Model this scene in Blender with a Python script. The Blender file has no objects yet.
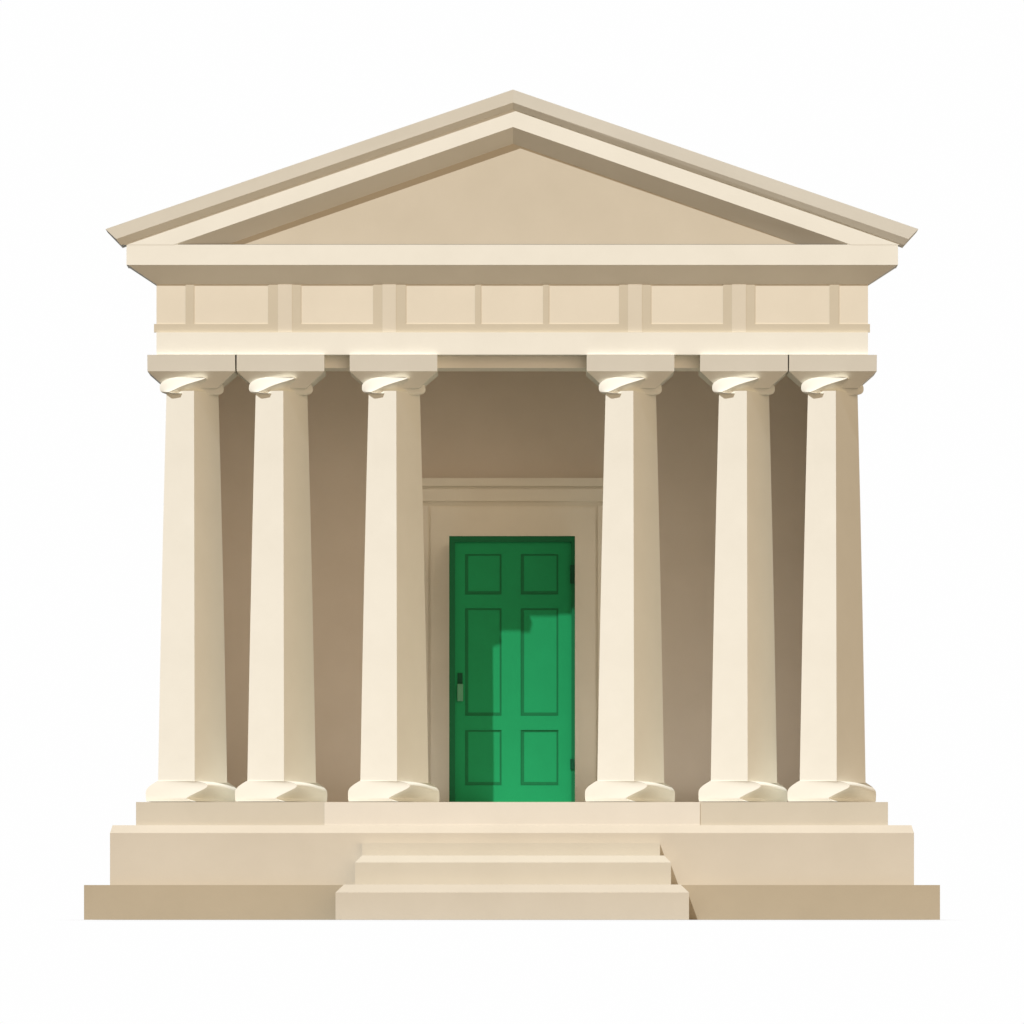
import bpy, bmesh, math
from mathutils import Vector

# ---------------------------------------------------------------- scene, camera, light
S = bpy.context.scene
C = S.collection
D = 90.0            # camera distance to the front of the entablature (y = 0)
HR = 918.0          # picture row of the camera's eye level (2 cm above the ground, shift lens)
ZC = 0.02
CX = 512.0

cam = bpy.data.cameras.new('camera')
co = bpy.data.objects.new('camera', cam)
C.objects.link(co)
co.location = (0, -D, ZC)
co.rotation_euler = (math.radians(90), 0, 0)
cam.sensor_width = 36
cam.lens = 36 * D / 10.24
cam.shift_y = (HR - 512.0) / 1024.0
cam.clip_start = 0.5
cam.clip_end = 500
S.camera = co

S.render.engine = 'CYCLES'
S.cycles.max_bounces = 8
S.cycles.diffuse_bounces = 6
S.view_settings.view_transform = 'Standard'
S.view_settings.look = 'None'
S.view_settings.gamma = 1
S.view_settings.exposure = 0
S.view_settings.use_curve_mapping = False

KX, KY = 0.58, 1.60          # per metre of depth the light moves right / down
SUN = 3.36
FILL = (2.2, 1.68, 1.16)   # warm soft light from the front
SIDE = (0.92, 0.71, 0.47)      # and from the right
BASE = (0.03, 0.025, 0.02)
sd = Vector((KX, 1.0, -KY)).normalized()
sl = bpy.data.lights.new('sun', 'SUN')
sl.energy = SUN
sl.angle = math.radians(0.5)
sl.color = (1.0, 1.0, 0.985)
so = bpy.data.objects.new('sun', sl)
so.rotation_euler = sd.to_track_quat('-Z', 'Y').to_euler()
so.location = (-8, -14, 24)
C.objects.link(so)

W = bpy.data.worlds.new('World')
S.world = W
W.use_nodes = True
nt = W.node_tree
nt.nodes.clear()
N = nt.nodes.new
L = nt.links.new
out = N('ShaderNodeOutputWorld')
bg = N('ShaderNodeBackground')
bg.inputs['Strength'].default_value = 1.0
L(bg.outputs[0], out.inputs['Surface'])
tc = N('ShaderNodeTexCoord')
# a bright white studio cove behind, a broad warm soft light from the front
sep = N('ShaderNodeSeparateXYZ')
L(tc.outputs['Generated'], sep.inputs[0])
mr = N('ShaderNodeMapRange')
mr.interpolation_type = 'SMOOTHSTEP'
mr.inputs['From Min'].default_value = 0.62
mr.inputs['From Max'].default_value = 0.80
L(sep.outputs['Y'], mr.inputs['Value'])
dot = N('ShaderNodeVectorMath')
dot.operation = 'DOT_PRODUCT'
FD = Vector((0.20, -1.0, 0.25)).normalized()
dot.inputs[1].default_value = FD
L(tc.outputs['Generated'], dot.inputs[0])
mx = N('ShaderNodeMath'); mx.operation = 'MAXIMUM'; mx.inputs[1].default_value = 0
L(dot.outputs['Value'], mx.inputs[0])
pw = N('ShaderNodeMath'); pw.operation = 'POWER'; pw.inputs[1].default_value = 10.0
L(mx.outputs[0], pw.inputs[0])
m1 = N('ShaderNodeMix'); m1.data_type = 'RGBA'
m1.inputs['A'].default_value = (*BASE, 1)
m1.inputs['B'].default_value = (*FILL, 1)
L(pw.outputs[0], m1.inputs['Factor'])
dot2 = N('ShaderNodeVectorMath')
dot2.operation = 'DOT_PRODUCT'
dot2.inputs[1].default_value = Vector((1.0, -0.42, 0.12)).normalized()
L(tc.outputs['Generated'], dot2.inputs[0])
mx2 = N('ShaderNodeMath'); mx2.operation = 'MAXIMUM'; mx2.inputs[1].default_value = 0
L(dot2.outputs['Value'], mx2.inputs[0])
pw2 = N('ShaderNodeMath'); pw2.operation = 'POWER'; pw2.inputs[1].default_value = 5.0
L(mx2.outputs[0], pw2.inputs[0])
add = N('ShaderNodeMix'); add.data_type = 'RGBA'; add.blend_type = 'ADD'
add.inputs['B'].default_value = (*SIDE, 1)
L(pw2.outputs[0], add.inputs['Factor'])
L(m1.outputs['Result'], add.inputs['A'])
m2 = N('ShaderNodeMix'); m2.data_type = 'RGBA'
m2.inputs['B'].default_value = (0.995, 0.995, 0.995, 1)
L(add.outputs['Result'], m2.inputs['A'])
L(mr.outputs['Result'], m2.inputs['Factor'])
L(m2.outputs['Result'], bg.inputs['Color'])


# ---------------------------------------------------------------- materials
def stone(name, col, var=0.025, rough=0.85, scale=1.6, bump=0.02):
    m = bpy.data.materials.new(name)
    m.use_nodes = True
    t = m.node_tree
    b = t.nodes['Principled BSDF']
    b.inputs['Roughness'].default_value = rough
    b.inputs['Specular IOR Level'].default_value = 0.1
    g = t.nodes.new('ShaderNodeTexCoord')
    n = t.nodes.new('ShaderNodeTexNoise')
    n.inputs['Scale'].default_value = scale
    n.inputs['Detail'].default_value = 6
    n.inputs['Roughness'].default_value = 0.6
    t.links.new(g.outputs['Object'], n.inputs['Vector'])
    r = t.nodes.new('ShaderNodeValToRGB')
    r.color_ramp.elements[0].position = 0.3
    r.color_ramp.elements[1].position = 0.7
    r.color_ramp.elements[0].color = (*[c * (1 - var * k) for c, k in zip(col, (1, 1.1, 1.4))], 1)
    r.color_ramp.elements[1].color = (*[min(1, c * (1 + var)) for c in col], 1)
    t.links.new(n.outputs['Fac'], r.inputs[0])
    t.links.new(r.outputs[0], b.inputs['Base Color'])
    f = t.nodes.new('ShaderNodeTexNoise')
    f.inputs['Scale'].default_value = 90
    f.inputs['Detail'].default_value = 3
    t.links.new(g.outputs['Object'], f.inputs['Vector'])
    bp = t.nodes.new('ShaderNodeBump')
    bp.inputs['Strength'].default_value = bump
    bp.inputs['Distance'].default_value = 0.01
    t.links.new(f.outputs['Fac'], bp.inputs['Height'])
    t.links.new(bp.outputs[0], b.inputs['Normal'])
    return m


CREAM = stone('cream_limestone', (0.85, 0.85, 0.795))
PANEL = stone('frieze_panel_stone', (0.765, 0.72, 0.62))
STRIP = stone('pale_buff_stone', (0.70, 0.655, 0.56))
RISER = stone('stair_sandstone', (0.605, 0.57, 0.49))
BAR = stone('frieze_groove_tone', (0.615, 0.565, 0.46))  # darker tone, on the bars it paints in the shade of grooves
BUFF = stone('buff_sandstone', (0.60, 0.555, 0.475))
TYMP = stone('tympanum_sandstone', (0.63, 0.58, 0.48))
TAN = stone('tan_plinth_stone', (0.435, 0.378, 0.285))
SLAB = stone('pale_threshold_stone', (0.73, 0.70, 0.64))
WALL = stone('brown_stucco', (0.84, 0.775, 0.715))
SURR = stone('portal_stone', (0.96, 0.94, 0.88))
STEPS = stone('step_sandstone', (0.57, 0.53, 0.455))
GROUND = stone('pale_paving', (0.50, 0.49, 0.47), 0.01)
BOUNCE_CUT = stone('dark_bounce_cut', (0.13, 0.12, 0.11))  # dark colour for the added strip that cuts bounced light
GREEN = stone('green_door_paint', (0.012, 0.30, 0.113), 0.03, 0.5, 3.0, 0.01)
GREEND = stone('dark_green_frame_paint', (0.009, 0.15, 0.06), 0.03, 0.5, 3.0, 0.01)
GREENM = stone('groove_shade_green', (0.009, 0.165, 0.062), 0.03, 0.5, 3.0, 0.01)  # darker green painted in for shade in the panel grooves
METAL = stone('weathered_green_brass', (0.11, 0.33, 0.20), 0.03, 0.4, 8.0, 0.01)
IRON = stone('dark_green_iron', (0.006, 0.075, 0.035), 0.03, 0.5, 8.0, 0.01)


# ---------------------------------------------------------------- helpers
def X(px, y):
    return (px - CX) / 100.0 * (D + y) / D


def Z(row, y):
    return ZC + (HR - row) / 100.0 * (D + y) / D


def link(name, bm, mat, parent=None, bevel=0.0):
    bmesh.ops.recalc_face_normals(bm, faces=bm.faces)
    if bevel:
        bmesh.ops.bevel(bm, geom=[e for e in bm.edges if len(e.link_faces) == 2 and e.calc_face_angle(0) > 0.5],
                        offset=bevel, segments=2, affect='EDGES', profile=0.6, clamp_overlap=True)
    me = bpy.data.meshes.new(name)
    bm.to_mesh(me)
    bm.free()
    me.materials.append(mat)
    o = bpy.data.objects.new(name, me)
    C.objects.link(o)
    if parent:
        o.parent = parent
    return o


def box(bm, x0, x1, y0, y1, z0, z1):
    v = [bm.verts.new(p) for p in ((x0, y0, z0), (x1, y0, z0), (x1, y1, z0), (x0, y1, z0),
                                   (x0, y0, z1), (x1, y0, z1), (x1, y1, z1), (x0, y1, z1))]
    for f in ((0, 1, 2, 3), (4, 5, 6, 7), (0, 1, 5, 4), (1, 2, 6, 5), (2, 3, 7, 6), (3, 0, 4, 7)):
        bm.faces.new([v[i] for i in f])


def pbox(bm, px0, px1, r0, r1, y0, y1):
    """box whose front face stands at depth y0"""
    box(bm, X(px0, y0), X(px1, y0), y0, y1, Z(r1, y0), Z(r0, y0))


def loft(bm, rings):
    """rings: closed loops of equal length, stacked; capped at both ends"""
    vs = [[bm.verts.new(p) for p in r] for r in rings]
    n = len(vs[0])
    for a, b in zip(vs, vs[1:]):
        for i in range(n):
            bm.faces.new((a[i], a[(i + 1) % n], b[(i + 1) % n], b[i]))
    bm.faces.new(vs[0])
    bm.faces.new(vs[-1][::-1])


def smooth_loft(bm, rings, sharp):
    """loft shaded smooth except along the point columns listed in sharp and round the two ends"""
    loft(bm, rings)
    n = len(rings[0])
    bm.verts.index_update()
    bm.verts.ensure_lookup_table()
    for f in bm.faces:
        f.smooth = len(f.verts) == 4
    for e in bm.edges:
        i, j = e.verts[0].index, e.verts[1].index
        if (i % n == j % n and i % n in sharp) or i // n == j // n and i // n in (0, len(rings) - 1):
            e.smooth = False


def spline(prof, k=6):
    res = []
    for i in range(len(prof) - 1):
        p0, p1, p2, p3 = prof[max(i - 1, 0)], prof[i], prof[i + 1], prof[min(i + 2, len(prof) - 1)]
        for s in range(k):
            t = s / k
            res.append(tuple(0.5 * (2 * b + (c - a) * t + (2 * a - 5 * b + 4 * c - d) * t * t + (3 * b - a - 3 * c + d) * t ** 3)
                             for a, b, c, d in zip(p0, p1, p2, p3)))
    res.append(tuple(prof[-1]))
    return res


def rect(px0, px1, row, y0, y1):
    z = Z(row, y0)
    return [(X(px0, y0), y0, z), (X(px1, y0), y0, z), (X(px1, y0), y1, z), (X(px0, y0), y1, z)]


def chain(bm, lines):
    """lines: polylines of 3D points running left to right; joined round in a ring, ends capped"""
    vs = [[bm.verts.new(p) for p in l] for l in lines]
    k = len(vs)
    for i in range(k):
        a, b = vs[i], vs[(i + 1) % k]
        for j in range(len(a) - 1):
            bm.faces.new((a[j], a[j + 1], b[j + 1], b[j]))
    bm.faces.new([v[0] for v in vs])
    bm.faces.new([v[-1] for v in vs][::-1])


def pl(pts, y):
    return [(X(px, y), y, Z(r, y)) for px, r in pts]


def back(line, y):
    return [(p[0], y, p[2]) for p in line]


YW = 3.05     # porch wall
YB = 7.2      # back of the building

# ---------------------------------------------------------------- ground
bm = bmesh.new()
bm.faces.new([bm.verts.new(p) for p in ((-4.5, -1.6, 0), (4.5, -1.6, 0), (4.5, 8, 0), (-4.5, 8, 0))])
g = link('ground', bm, GROUND)
g['kind'] = 'structure'
g['label'] = 'plain pale paved ground the temple stands on'

# ---------------------------------------------------------------- the temple
T = bpy.data.objects.new('temple', None)
C.objects.link(T)
T['label'] = 'cream classical temple front with six columns, a triangular pediment and a green door'
T['category'] = 'building'

# base: plinth, podium, floor course
bm = bmesh.new()
loft(bm, [rect(84, 940, 919.7, -0.37, YB + .5), rect(84, 940, 885, -0.37, YB + .5)])
link('plinth', bm, TAN, T)
bm = bmesh.new()
loft(bm, [rect(110, 914, 885, -0.27, YB + .25), rect(110, 914, 833, -0.27, YB + .25),
          rect(112.5, 911.5, 825.2, -0.18, YB + .2)])
link('podium', bm, BUFF, T)
bm = bmesh.new()
pbox(bm, 136, 888, 802, 825.6, -0.13, YB)
link('stylobate', bm, RISER, T)
bm = bmesh.new()
pbox(bm, 324.5, 700, 802.3, 825.4, -0.142, -0.12)
link('threshold_slab', bm, SLAB, T)

bm = bmesh.new()
box(bm, X(182, .9), X(842, .9), 0.50, YW - .004, Z(802, -.13) + .001, Z(802, -.13) + .008)
link('porch_bounce_floor', bm, SLAB, T)  # pale slab added over the stylobate to bounce light onto wall and surround

# stair
for (a, b, ra, rb, yf, yb_, ch, ins) in ((362, 660, 843, 885, -0.41, -0.26, 0, 0),
                                        (355, 671, 855.5, 885, -0.68, -0.26, 7, 7),
                                        (335.5, 689, 884.5, 919.7, -0.98, -0.36, 8, 8.5)):
    bm = bmesh.new()
    r = [rect(a, b, rb, yf, yb_), rect(a, b, ra + ch, yf, yb_)]
    if ch:
        t = rect(a + ins, b - ins, ra, yf + 0.075, yb_)
        r.append(t)
    loft(bm, r)
    link('step', bm, STEPS if ch == 8 else RISER, T)

# ---- columns
YC = 0.34           # axis of the columns
SC = (D + YC) / D


NF = 6
EDGES = (0, NF, 2 * NF)


def ring(half_px, ax_px, row, ya, kl=0.15, kr=1.60, yl=None, yr=None):
    """column section: two flat front faces meeting at an arris (at depth ya), rounded behind"""
    w = half_px / 100.0
    ax = ax_px / 100.0
    z = Z(row, YC)
    if yl is None:
        yl = ya + kl * (w + ax)
    if yr is None:
        yr = ya + kr * (w - ax)
    pts = [(-w + (ax + w) * i / NF, yl + (ya - yl) * i / NF - YC, z) for i in range(NF)]
    pts += [(ax + (w - ax) * i / NF, ya + (yr - ya) * i / NF - YC, z) for i in range(NF + 1)]
    yb = max(yl, yr) + 0.9 * w
    for i in range(1, 8):
        a = math.pi * i / 8
        x = w * math.cos(a)
        e = yl if x < 0 else yr
        k = (x + w) / (2 * w)
        e = yl * (1 - k) + yr * k
        pts.append((x, e + (yb - e) * math.sin(a) * 0.95 - YC, z))
    return pts


def column(cx):
    x = X(cx, YC)
    bm = bmesh.new()
    rings = []
    for i in range(13):
        t = i / 12
        row = 783 + (393 - 783) * t
        hw = 33.8 + (25.4 - 33.8) * t + 0.5 * math.sin(math.pi * t)
        rings.append([(p[0] + .006, p[1], p[2]) for p in ring(hw, 3.0 - .8 * t, row, -0.085 + 0.03 * t)])
    loft(bm, rings)
    sh = link('column', bm, CREAM, T)
    sh.location = (x, YC, 0)
    # base
    bm = bmesh.new()
    prof = [(781.6, 34.2, 3.5), (782.4, 35.4, 9.0), (783.8, 37.6, 14.0), (785.8, 40.6, 16.5), (788.3, 43.4, 15.0),
            (791.0, 45.1, 10.0), (794.3, 45.5, 3.0), (797.5, 45.4, -3.0), (799.0, 45.4, -4.5), (800.5, 45.2, -2.0), (802.0, 44.8, 2.0)]
    smooth_loft(bm, [ring(h, a, r, -0.09, yl=-0.04, yr=0.55) for r, h, a in spline(prof)], EDGES)
    link('column_base', bm, CREAM, sh)
    # swelling capital
    bm = bmesh.new()
    prof = [(395.6, 25.8, -12.0), (395.2, 27.6, -19.0), (394.2, 29.8, -22.0), (392, 31.4, -17.0), (388.5, 31.6, -9.5), (385.5, 30.5, -1.0),
            (382.5, 27.0, 9.0), (380.5, 22.0, 14.0), (379.2, 15.0, 10.0)]
    smooth_loft(bm, [ring(h, a, r, -0.06, yl=0.0, yr=0.22) for r, h, a in spline(prof)], EDGES)
    link('capital', bm, CREAM, sh)
    # splayed block and square slab over it
    bm = bmesh.new()

    def sq(h, row, yf, yb_=0.78):
        z = Z(row, yf)
        w = h / 100.0
        return [(-w, yf - YC, z), (w, yf - YC, z), (w, yb_ - YC, z), (-w, yb_ - YC, z)]
    loft(bm, [sq(25.5, 388.0, 0.075, 0.68), sq(43.7, 371.2, -0.033)])
    link('capital_splay', bm, CREAM, sh)
    bm = bmesh.new()
    loft(bm, [sq(43.8, 371.2, -0.035), sq(43.8, 354.8, -0.076)])
    link('abacus', bm, CREAM, sh)
    return sh


def dup(o, x):
    c = o.copy()
    C.objects.link(c)
    c.location.x = x
    for ch in o.children:
        d = ch.copy()
        C.objects.link(d)
        d.parent = c
    return c


cols = (192.6, 281.5, 394, 630, 743, 831.6)
c0 = column(cols[0])
for cx in cols[1:]:
    dup(c0, X(cx, YC))

# ---- entablature
bm = bmesh.new()
pbox(bm, 156.5, 868, 332.4, 354.6, -0.035, 0.84)
box(bm, X(156.5, 0), X(200, 0), 0.84, YB - .3, Z(354.6, 0), Z(332.2, 0))
box(bm, X(824, 0), X(868, 0), 0.84, YB - .3, Z(354.6, 0), Z(332.2, 0))
link('architrave', bm, CREAM, T)
bm = bmesh.new()
pbox(bm, 180, 845, 354.0, 368.0, 0.16, 0.70)
link('porch_beam', bm, SURR, T)
bm = bmesh.new()
pbox(bm, 156.5, 868, 284.0, 332.2, 0.0, 0.84)
pbox(bm, 165, 860, 246.0, 332.2, 0.841, YB - .3)
fr = link('frieze', bm, PANEL, T)
bm = bmesh.new()
y0 = -0.010
pbox(bm, 154, 870, 324, 332.4, -0.008, 0.02)
link('frieze_ledge', bm, BAR, fr)
for a, b in ((185.5, 194), (268, 278), (292, 301), (373, 382.5), (396, 406), (475, 481), (543, 549), (619, 628), (642, 651),
             (723, 732), (746, 755), (829.5, 839)):
    bm = bmesh.new()
    pbox(bm, a, b, 284.3, 324, -0.007, 0.01)
    link('frieze_shade_bar', bm, BAR, fr)  # raised bars, their darker colour stands in for shaded grooves
for a, b in ((278, 292), (382.5, 396), (628, 642), (732, 746)):
    bm = bmesh.new()
    pbox(bm, a, b, 284.3, 332.3, -0.011, 0.01)
    link('frieze_strip', bm, STRIP, fr)
bm = bmesh.new()
YCN = -0.123
loft(bm, [rect(156, 868.5, 284.2, -0.003, .30), rect(128, 897, 265, YCN, .35)])
loft(bm, [rect(126.5, 898, 264.9, YCN - .002, .36), rect(126.5, 898, 244.6, YCN - .002, .36)])
link('cornice', bm, CREAM, T)

bm = bmesh.new()
box(bm, X(131, 0), X(893, 0), YCN + .004, -0.002, Z(244.6, YCN - .002) + .0005, Z(244.6, YCN - .002) + .004)
link('bounce_cut_strip', bm, BOUNCE_CUT, T)  # added strip hidden on the ledge, keeps bounced sun off the pediment

# ---- pediment
AP = 513
bm = bmesh.new()
A = pl([(121.5, 244.8), (AP, 109), (904.5, 244.8)], YCN - .004)
B = pl([(173.5, 244.8), (AP, 127), (851.5, 244.8)], YCN - .004)
E = pl([(229, 244.8), (AP, 144.5), (797.5, 244.8)], 0.005)
F = pl([(236, 244.8), (AP, 148), (790, 244.8)], 0.06)
chain(bm, [A, B, E, F, back(A, 0.06)])
link('raking_cornice', bm, CREAM, T)
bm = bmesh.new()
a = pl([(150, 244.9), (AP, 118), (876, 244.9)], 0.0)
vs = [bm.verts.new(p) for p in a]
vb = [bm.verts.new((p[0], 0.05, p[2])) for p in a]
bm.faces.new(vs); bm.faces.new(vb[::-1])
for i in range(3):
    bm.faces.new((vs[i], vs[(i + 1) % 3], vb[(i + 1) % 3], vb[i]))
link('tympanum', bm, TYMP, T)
bm = bmesh.new()
A = pl([(105.5, 229), (AP, 89.5), (918.5, 229)], -0.205)
B = pl([(116, 239), (AP, 102.5), (908.5, 239)], -0.177)
E = pl([(121, 245.2), (AP, 109.2), (904, 245.2)], -0.134)
chain(bm, [A, B, E, back(E, .25), back(A, .25)])
link('gable_coping', bm, CREAM, T)
bm = bmesh.new()
A = pl([(160, 241), (AP, 116), (866, 241)], 0.22)
B = pl([(160, 245.5), (AP, 128), (866, 245.5)], 0.22)
chain(bm, [A, B, back(B, YB), back(A, YB)])
link('roof', bm, CREAM, T)

# ---- porch walls (one hollow box)
bm = bmesh.new()
zf, zt = Z(802, 0), Z(284, 0)
xl, xr = X(180, .95), X(845, .95)
box(bm, xl, xr, YW, YW + .3, zf, zt)
box(bm, xl, xl + .25, 0.92, YW - .001, zf, Z(355, 0))  # side walls run forward unseen, added to block sun from the left
box(bm, xr - .25, xr, 0.92, YW - .001, zf, Z(355, 0))
box(bm, xl, xl + .25, YW + .301, YB - .5, zf, zt)
box(bm, xr - .25, xr, YW + .301, YB - .5, zf, zt)
box(bm, xl, xr, YB - .499, YB - .3, zf, zt)
link('porch_wall', bm, WALL, T)

# ---- portal
YS = YW - 0.20
YD = 1.52
bm = bmesh.new()
zfl = Z(802, 0)


def sbox(bm, px0, px1, r0, r1, y0, y1):
    box(bm, X(px0, y0), X(px1, y0), y0, y1, zfl if r1 is None else Z(r1, y0), Z(r0, y0))


sbox(bm, 424, 602, 505, None, YS, YW)
por = link('door_surround', bm, SURR, T)
bm = bmesh.new()
sbox(bm, 420, 428, 505.3, None, YS - .05, YS - .001)
link('surround_edge', bm, SURR, por)
bm = bmesh.new()
sbox(bm, 598, 606, 505.3, None, YS - .05, YS - .001)
link('surround_edge', bm, SURR, por)
bm = bmesh.new()
sbox(bm, 430.5, 595.5, 507.5, None, YS - .035, YS - .001)
link('surround_panel', bm, SURR, por)
for (r0, r1, dp) in ((501.0, 505.2, .015), (489, 500.9, .13), (486.0, 488.9, .09), (478, 485.9, .17)):
    bm = bmesh.new()
    sbox(bm, 418, 608, r0, r1, YS - dp, YW)
    link('surround_moulding', bm, SURR, por)
# added unseen box, carries the door into the sun ahead of the shaded surround
bm = bmesh.new()
x0, x1 = X(450, YD), X(574, YD)
box(bm, x0, x0 + .12, YD + .10, YS - .036, zfl, Z(537, YD))
box(bm, x1 - .12, x1, YD + .10, YS - .036, zfl, Z(537, YD))
box(bm, x0 + .121, x1 - .121, YD + .10, YS - .036, Z(537, YD) - .12, Z(537, YD) - .001)
link('added_door_box', bm, SURR, por)

# ---- door
bm = bmesh.new()
DY = YD + 0.035
sbox(bm, 455, 571.5, 541.8, None, DY + .02, DY + .07)


def ring_frame(bm, a, b, r0, r1, wl, wt, y0, y1):
    pbox(bm, a, a + wl, r0, r1, y0, y1)
    pbox(bm, b - wt, b, r0, r1, y0, y1)
    pbox(bm, a + wl, b - wt, r0, r0 + wt, y0, y1)
    pbox(bm, a + wl, b - wt, r1 - wl, r1, y0, y1)


PAN = [(a, b, r0, r1) for a, b in ((465, 501.5), (520.7, 558.3)) for r0, r1 in ((554, 594.5), (608.3, 715.8), (730, 785.3))]
# stiles and rails stand proud of the panels
xs = [455, 465, 501.5, 520.7, 558.3, 571.5]
rs = [541.8, 554, 594.5, 608.3, 715.8, 730, 785.3]
for i in (0, 2, 4):
    sbox(bm, xs[i], xs[i + 1], 541.8, None, DY, DY + .021)
for i in (1, 3):
    for j in (0, 2, 4):
        pbox(bm, xs[i], xs[i + 1], rs[j], rs[j + 1], DY, DY + .021)
    sbox(bm, xs[i], xs[i + 1], 785.3, None, DY, DY + .021)
dr = link('door', bm, GREEN, T)
for a, b, r0, r1 in PAN:
    bm = bmesh.new()
    ring_frame(bm, a + .1, b - .1, r0 + .1, r1 - .1, 3.2, 1.7, DY + .008, DY + .0205)
    link('panel_groove_line', bm, GREENM, dr)  # dark lines for groove shade, wider at left and bottom
    bm = bmesh.new()
    pbox(bm, a + 3.3, b - 1.8, r0 + 1.8, r1 - 3.3, DY + .011, DY + .0205)
    link('door_panel', bm, GREEN, dr)
bm = bmesh.new()
sbox(bm, 449.2, 455, 536, None, YD, YD + .10)
sbox(bm, 571.5, 575, 536, None, YD, YD + .10)
pbox(bm, 455, 571.5, 536, 541.8, YD, YD + .10)
link('door_frame', bm, GREEND, dr)
bm = bmesh.new()
pbox(bm, 457.6, 462.6, 673, 683.6, DY - .014, DY + .001)
h = link('lock_plate', bm, IRON, dr)
bm = bmesh.new()
pbox(bm, 457.2, 463.2, 683.8, 701.2, DY - .035, DY + .001)
link('handle', bm, METAL, dr, 0.008)
for r0, r1 in ((565, 583.5), (759, 769)):
    bm = bmesh.new()
    pbox(bm, 570.3, 574.8, r0, r1, YD - .012, YD + .03)
    link('hinge', bm, IRON, dr)
